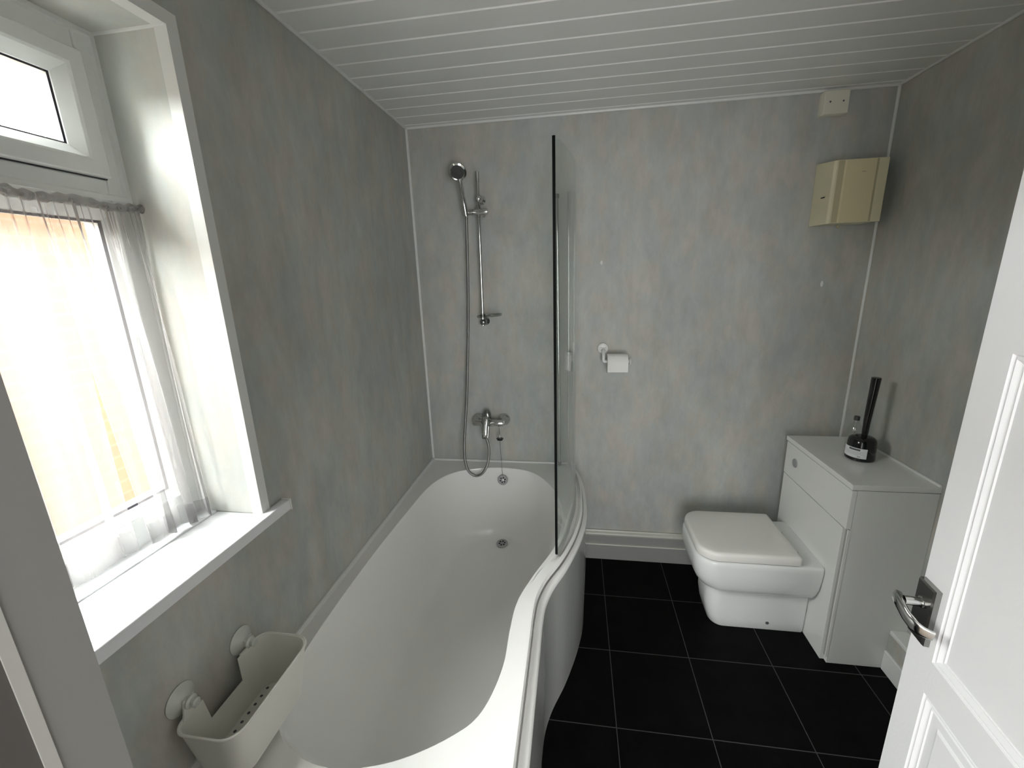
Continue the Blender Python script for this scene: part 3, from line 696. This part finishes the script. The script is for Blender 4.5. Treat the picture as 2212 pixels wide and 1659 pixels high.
bm = bmesh.new(); lathe(bm, [(0, .0075), (.002, .0075), (.003, 0)], (1.700, TYc - .1035, .042), (0, -1, 0), 16); obj('fixing_cap', bm, M['ink'], wc)

# cabinet behind the toilet
cab = thing('toilet_cabinet', 'gloss white back-to-wall toilet unit with a flat top against the right wall', 'bathroom cabinet', (2.0, -.35, 0))
ya, yb = -.601, -.098
bm = bmesh.new(); box(bm, 1.8745, W - .0005, ya, yb, .0, .7955); obj('carcass', bm, M['cab'], cab, smooth=0, bevel=.001)
bm = bmesh.new(); box(bm, 1.8560, 1.8735, ya - .001, yb, .6330, .7940); up = obj('upper_front_panel', bm, M['cab'], cab, smooth=0, bevel=.001)
bm = bmesh.new(); box(bm, 1.8580, 1.8740, ya + .018, yb, .0005, .6275); obj('lower_front_panel', bm, M['cab'], cab, smooth=0, bevel=.0008)
bm = bmesh.new(); box(bm, 1.8680, 1.8742, ya + .0045, ya + .0165, .03, .629); o = obj('exposed_edge', bm, M['cabedge'], cab, smooth=0)
bm = bmesh.new(); box(bm, 1.8660, 1.8755, ya - .0016, ya + .0035, .03, .629); o = obj('edge_strip', bm, M['trim'], cab, smooth=0)
bm = bmesh.new(); box(bm, 1.852, W - .0005, ya - .004, yb + .004, .7990, .8205); obj('worktop', bm, M['cab'], cab, smooth=0, bevel=.0015)
bm = bmesh.new(); lathe(bm, [(0, .021), (.003, .021), (.005, .0185), (.0055, .013), (.004, .012), (.0045, 0)], (1.8562, -.192, .718), (-1, 0, 0), 28); obj('flush_button', bm, M['steel'], up)
bm = bmesh.new(); tube(bm, [(W - .003, ya, .824), (W - .003, yb, .824)], .005, 8); obj('sealant', bm, M['trim'], cab)

# brush and bottle on the cabinet
br = thing('toilet_brush', 'glossy black toilet brush in its round holder on the cabinet top', 'toilet brush', (2.022, -.348, .8205))
bx, by = 2.022, -.348
bm = bmesh.new(); lathe(bm, [(0, .048), (.003, .0515), (.010, .052), (.045, .0505), (.075, .049), (.088, .046), (.096, .038), (.099, .025), (.0995, .014)], (bx, by, .8210), (0, 0, 1), 40); obj('holder', bm, M['glossblack'], br)
bm = bmesh.new(); tube(bm, [(bx + .002, by - .002, .918), (bx + .003, by - .002, .935), (bx + .004, by, .99), (bx + .008, by + .002, 1.07), (bx + .012, by + .004, 1.16), (bx + .0125, by + .004, 1.169), (bx + .0125, by + .004, 1.171)], [.009, .0112, .0128, .0146, .0166, .0166, .015], 22); obj('handle', bm, M['glossblack'], br)
def curved_patch(bm, a0, a1, z0, z1, r, cx, cy, n=12):
    loft(bm, [[(cx + r * math.cos(a0 + (a1 - a0) * k / n), cy + r * math.sin(a0 + (a1 - a0) * k / n), z) for k in range(n + 1)] for z in (z0, z1)], closed=False)
A0, A1 = math.radians(158), math.radians(262)
bm = bmesh.new(); curved_patch(bm, A0, A1, .836, .879, .0525, bx, by); lb = obj('label_sticker', bm, M['label'], br, smooth=40)
bm = bmesh.new(); curved_patch(bm, math.radians(192), math.radians(236), .868, .876, .0528, bx, by); obj('printed_bar', bm, M['ink'], lb, smooth=40)
bm = bmesh.new()
for z, a, b in ((.862, 180, 250), (.858, 180, 240), (.854, 182, 252), (.850, 180, 232)):
    aa = a
    while aa < b:
        w_ = random.uniform(2, 6); curved_patch(bm, math.radians(aa), math.radians(min(aa + w_, b)), z, z + .0012, .0528, bx, by, 3); aa += w_ + 1.6
curved_patch(bm, math.radians(228), math.radians(240), .841, .845, .0528, bx, by, 4)
obj('small_print', bm, M['cabedge'], lb, smooth=40)
bt = thing('clear_bottle', 'small clear bottle with grey cap standing behind the toilet brush', 'bottle', (2.055, -.245, .8205))
bm = bmesh.new(); lathe(bm, [(0, .026), (.002, .028), (.075, .028), (.093, .0265), (.112, .019), (.125, .010), (.136, .009)], (2.054, -.240, .8212), (0, 0, 1), 28); obj('bottle_body', bm, M['bottle'], bt)
bm = bmesh.new(); lathe(bm, [(.133, .011), (.149, .011), (.151, .009)], (2.054, -.240, .8212), (0, 0, 1), 20); obj('cap', bm, M['grille'], bt)

# ------------------------------------------------------------------ caddy on the window wall
cd = thing('suction_caddy', 'pale plastic bath caddy held on the window wall by suction cups', 'bath caddy', (.09, -1.53, .6))
def cad_loop(z, x0, x1, y0, y1, r): return [(a, b, z) for a, b in rrect(x0, x1, y0, y1, r, 8)]
def basket():
    bm = bmesh.new()
    T = dict(x0=.020, x1=.163, y0=-1.657, y1=-1.402); B = dict(x0=.034, x1=.146, y0=-1.640, y1=-1.425)
    def lp(t_, ins, z): return [(a, b, z) for a, b in rrect(B['x0'] * (1 - t_) + T['x0'] * t_ + ins, B['x1'] * (1 - t_) + T['x1'] * t_ - ins, B['y0'] * (1 - t_) + T['y0'] * t_ + ins, B['y1'] * (1 - t_) + T['y1'] * t_ - ins, (.030, .038, .038, .030), 8)]
    zb, zt = .604, .735
    nt_ = lambda p: p[0] < .040 and -1.586 < p[1] < -1.480
    levels = [0, .02, .10, .3, .56, .58, .8, 1.0]
    out_l = [lp(max(t_, 0), 0, zb + (zt - zb) * t_) for t_ in levels]
    in_l = [lp(max(t_, 0), .003, zb + .003 + (zt - zb - .003) * t_) for t_ in levels]
    # densify the long back side so that the notch can be cut
    def dens(l):
        o = []
        for a, b in zip(l, l[1:] + l[:1]):
            d = math.dist(a, b); k = max(1, int(d / .010))
            for s in range(k): o.append(tuple(a[i] + (b[i] - a[i]) * s / k for i in range(3)))
        return o
    ref = out_l[-1]; seg = []
    for a, b in zip(ref, ref[1:] + ref[:1]): seg.append(max(1, int(math.dist(a, b) / .010)))
    def dens2(l):
        o = []
        for (a, b), k in zip(zip(l, l[1:] + l[:1]), seg):
            for s in range(k): o.append(tuple(a[i] + (b[i] - a[i]) * s / k for i in range(3)))
        return o
    OL = [dens2(l) for l in out_l]; IL = [dens2(l) for l in in_l]
    O = [[bm.verts.new(p) for p in l] for l in OL]; I = [[bm.verts.new(p) for p in l] for l in IL]
    n = len(O[0])
    isn = [(OL[-1][i][0] < .0225 and -1.588 < OL[-1][i][1] < -1.474) for i in range(n)]
    cut = 4
    for i in range(n):
        j = (i + 1) % n; notch = isn[i] and isn[j]
        for k in range(len(levels) - 1):
            if notch and k >= cut: continue
            bm.faces.new((O[k][i], O[k][j], O[k + 1][j], O[k + 1][i])); bm.faces.new((I[k][j], I[k][i], I[k + 1][i], I[k + 1][j]))
        top = cut if notch else len(levels) - 1
        bm.faces.new((O[top][i], O[top][j], I[top][j], I[top][i]))
        # notch side walls
        if notch != (isn[j] and isn[(j + 1) % n]):
            for k in range(cut, len(levels) - 1): bm.faces.new((O[k][j], O[k + 1][j], I[k + 1][j], I[k][j]))
    bm.faces.new(O[0][::-1]); bm.faces.new(I[0])
    return bm
bk = obj('basket', basket(), M['caddy'], cd, smooth=35)
# rolled rim around three sides
bm = bmesh.new(); R = [(a, b, .7355) for a, b in rrect(.0195, .1635, -1.6575, -1.4015, (.030, .038, .038, .030), 10)]
# order: start after the notch on the back side
Rn = len(R); idx = max(range(Rn), key=lambda i: 0); path = [(.0195, -1.588, .7355)] + R[1:Rn - 1] + [(.0195, -1.474, .7355)]
path = [(.0195, -1.588, .7355)] + R + [(.0195, -1.474, .7355)]
tube(bm, path, .0026, 8); obj('rolled_rim', bm, M['caddy'], cd)
bm = bmesh.new()
for k in range(9):
    lathe(bm, [(0, .0036), (.0004, .0036), (.0004, 0)], (.048, -1.597 + k * .0215, .6072), (0, 0, 1), 12, cap0=False)
    if k < 8: lathe(bm, [(0, .0036), (.0004, .0036), (.0004, 0)], (.066, -1.586 + k * .0215, .6072), (0, 0, 1), 12, cap0=False)
obj('drain_holes', bm, M['ink'], bk)
for yc, zc in ((-1.611, .765), (-1.447, .752)):
    bm = bmesh.new(); lathe(bm, [(0, .033), (.002, .0335), (.005, .030), (.012, .018), (.018, .011), (.022, .010)], (.0008, yc, zc), (1, 0, 0), 32)
    cp_ = obj('suction_cup', bm, M['cup'], cd)
    bm = bmesh.new(); lathe(bm, [(.018, .010), (.024, .014), (.028, .014), (.031, .009), (.040, .010), (.043, .007), (.0435, 0)], (.0008, yc, zc), (1, 0, -.05), 20); obj('cup_knob', bm, M['cup'], cp_)
    bm = bmesh.new(); s = 1 if yc < -1.5 else -1
    yr = -1.622 if yc < -1.5 else -1.440
    w_ = .012
    loft(bm, [[(x, c - w_, z), (x, c + w_, z), (x + .004, c + w_, z), (x + .004, c - w_, z)] for x, c, z in ((.0215, yr, .733), (.021, (yc + yr) / 2, .748), (.0205, yc, zc + .010))], True, True, True)
    obj('hook_tab', bm, M['caddy'], cd, smooth=40)

# ------------------------------------------------------------------ door
TH = math.radians(6.4)
dh = Vector((-math.sin(TH), -math.cos(TH), 0)); dn = Vector((-math.cos(TH), math.sin(TH), 0))   # towards hinge / out of the visible face
DP = Vector((1.467, -1.43, 0)); DW, DT, DHt = .686, .036, 1.98
door = thing('door_1', 'white moulded panel door standing open at the right', 'door', tuple(DP), kind='structure')
def D(s, o_, z): return DP + dh * s + dn * o_ + Vector((0, 0, z))
bm = bmesh.new()
cols = [(.060, .318), (.368, .626)]; rws = [(.20, .850), (.918, 1.478), (1.60, 1.88)]
def door_face(o0, sg):
    xs = sorted({0, DW} | {v for c in cols for v in c}); zs = sorted({.006, DHt} | {v for r in rws for v in r})
    def isp(a, b): return any(abs(a - c[0]) < 1e-6 for c in cols) and any(abs(b - r[0]) < 1e-6 for r in rws)
    V = {}
    def gv(a, b):
        if (a, b) not in V: V[(a, b)] = bm.verts.new(D(a, o0, b))
        return V[(a, b)]
    for i in range(len(xs) - 1):
        for j in range(len(zs) - 1):
            a0, a1, b0, b1 = xs[i], xs[i + 1], zs[j], zs[j + 1]
            if isp(a0, b0):
                prev = [gv(a0, b0), gv(a1, b0), gv(a1, b1), gv(a0, b1)]
                for ins, dep in ((.003, -.0035), (.007, -.0015), (.011, -.0045), (.015, -.0065), (.018, -.0045), (.020, -.0065)) + (((.036, -.0062), (.042, -.0035)) if b0 < .5 else ()):
                    cur = [bm.verts.new(D(a0 + ins, o0 + sg * dep, b0 + ins)), bm.verts.new(D(a1 - ins, o0 + sg * dep, b0 + ins)), bm.verts.new(D(a1 - ins, o0 + sg * dep, b1 - ins)), bm.verts.new(D(a0 + ins, o0 + sg * dep, b1 - ins))]
                    for k in range(4): bm.faces.new((prev[k], prev[(k + 1) % 4], cur[(k + 1) % 4], cur[k]))
                    prev = cur
                bm.faces.new(prev)
            else: bm.faces.new((gv(a0, b0), gv(a1, b0), gv(a1, b1), gv(a0, b1)))
    return V
Fv = door_face(0, 1); Bv = door_face(-DT, -1)
def border(V):
    xs = sorted({k[0] for k in V}); zs = sorted({k[1] for k in V})
    return [V[(x, zs[0])] for x in xs] + [V[(xs[-1], z)] for z in zs[1:]] + [V[(x, zs[-1])] for x in xs[-2::-1]] + [V[(xs[0], z)] for z in zs[-2:0:-1]]
fb, bb = border(Fv), border(Bv)
for k in range(len(fb)): bm.faces.new((fb[k], fb[(k + 1) % len(fb)], bb[(k + 1) % len(fb)], bb[k]))
obj('door_leaf', bm, M['door'], door, smooth=12)
# handle
bm = bmesh.new()
lps = []
for o_, ins in ((0, 0), (.0085, 0), (.0115, .0025)):
    lps.append([D(.0035 + ins, o_, .937 + ins), D(.047 - ins, o_, .937 + ins), D(.047 - ins, o_, 1.052 - ins), D(.0035 + ins, o_, 1.052 - ins)])
loft(bm, lps, True, True, True); hp_ = obj('handle_plate', bm, M['darkchrome'], door, smooth=0)
lv = bpy.data.objects.new('lever_handle', None); C.objects.link(lv); lv.parent = door
bm = bmesh.new(); tube(bm, [D(.026, .008, 1.014), D(.026, .014, 1.014), D(.026, .0145, 1.014), D(.026, .040, 1.014)], [.0105, .0105, .008, .008], 18); obj('spindle_neck', bm, M['chrome'], lv)
bm = bmesh.new(); secs = []
for s, o_, z, hh, ww in ((.016, .044, 1.014, .0105, .0065), (.021, .048, 1.0145, .0125, .007), (.036, .049, 1.010, .0120, .0050), (.054, .048, 1.002, .0115, .0040), (.067, .043, .995, .0110, .0036), (.074, .035, .991, .0100, .0034), (.077, .027, .989, .0095, .003), (.079, .020, .988, .009, .003)):
    secs.append((D(s, o_, z), hh, ww))
lps = []
for k, (p, hh, ww) in enumerate(secs):
    t_ = (secs[min(k + 1, len(secs) - 1)][0] - secs[max(k - 1, 0)][0]).normalized(); up_ = Vector((0, 0, 1)); sd = t_.cross(up_).normalized(); up2 = sd.cross(t_).normalized()
    lps.append([p + sd * (math.copysign(abs(math.cos(a)) ** .6, math.cos(a)) * ww) + up2 * (math.copysign(abs(math.sin(a)) ** .6, math.sin(a)) * hh) for a in [2 * PI * q_ / 20 for q_ in range(20)]])
loft(bm, lps, True, True, True); obj('lever', bm, M['chrome'], lv, smooth=50)

# ------------------------------------------------------------------ light
w = bpy.data.worlds.new('overcast_sky'); bpy.context.scene.world = w; w.use_nodes = True
nt = w.node_tree; nt.nodes.clear()
bg = nt.nodes.new('ShaderNodeBackground'); wo = nt.nodes.new('ShaderNodeOutputWorld')
bg.inputs[0].default_value = (.985, 1.0, .965, 1); bg.inputs[1].default_value = 57.0
nt.links.new(bg.outputs[0], wo.inputs[0])
def area(name, loc, size, power, rot, portal=False, col=(1, 1, 1)):
    l = bpy.data.lights.new(name, 'AREA'); l.shape = 'RECTANGLE'; l.size, l.size_y = size; l.energy = power; l.color = col
    o = bpy.data.objects.new(name, l); C.objects.link(o); o.location = loc; o.rotation_euler = rot
    if portal: l.cycles.is_portal = True
    return o
area('window_portal', (-.30, (WY0 + WY1) / 2, (WZ0 + WZ1) / 2), (WZ1 - WZ0, WY1 - WY0), 1, (0, -PI / 2, 0), True)
hl = area('hall_fill_light', (.95, -4.36, 1.22), (3.0, 2.0), 108, (PI / 2, 0, 0), col=(.97, .99, 1))  # added fill light behind the camera, not a real window

# ------------------------------------------------------------------ camera
cam = bpy.data.cameras.new('camera'); co = bpy.data.objects.new('camera', cam); C.objects.link(co)
yaw, pitch, roll = -.15439343, .24672222, .03277857
cyw, syw = math.cos(yaw), math.sin(yaw)
f = Vector((syw * math.cos(pitch), cyw * math.cos(pitch), -math.sin(pitch))); r = Vector((cyw, -syw, 0)); d = f.cross(r)
cr_, sr_ = math.cos(roll), math.sin(roll)
X = r * cr_ + d * sr_; Dn = -r * sr_ + d * cr_
mw = Matrix(((X.x, -Dn.x, -f.x, .82670), (X.y, -Dn.y, -f.y, -2.19745), (X.z, -Dn.z, -f.z, 1.60840), (0, 0, 0, 1)))
co.matrix_world = mw
cam.sensor_fit = 'HORIZONTAL'; cam.sensor_width = 36; cam.lens = 907.4921 * 36 / 2212; cam.clip_start = .01; cam.clip_end = 100
sc = bpy.context.scene; sc.camera = co
sc.view_settings.view_transform = 'Standard'; sc.view_settings.look = 'None'; sc.view_settings.gamma = 1; sc.view_settings.exposure = 0.38
sc.view_settings.use_curve_mapping = False
sc.cycles.use_denoising = True
sc.cycles.max_bounces = 10; sc.cycles.diffuse_bounces = 6; sc.cycles.glossy_bounces = 4; sc.cycles.transparent_max_bounces = 20; sc.cycles.transmission_bounces = 6
sc.cycles.use_adaptive_sampling = True; sc.cycles.adaptive_threshold = .02
sc.cycles.sample_clamp_indirect = 6
sc.cycles.caustics_reflective = False; sc.cycles.caustics_refractive = False
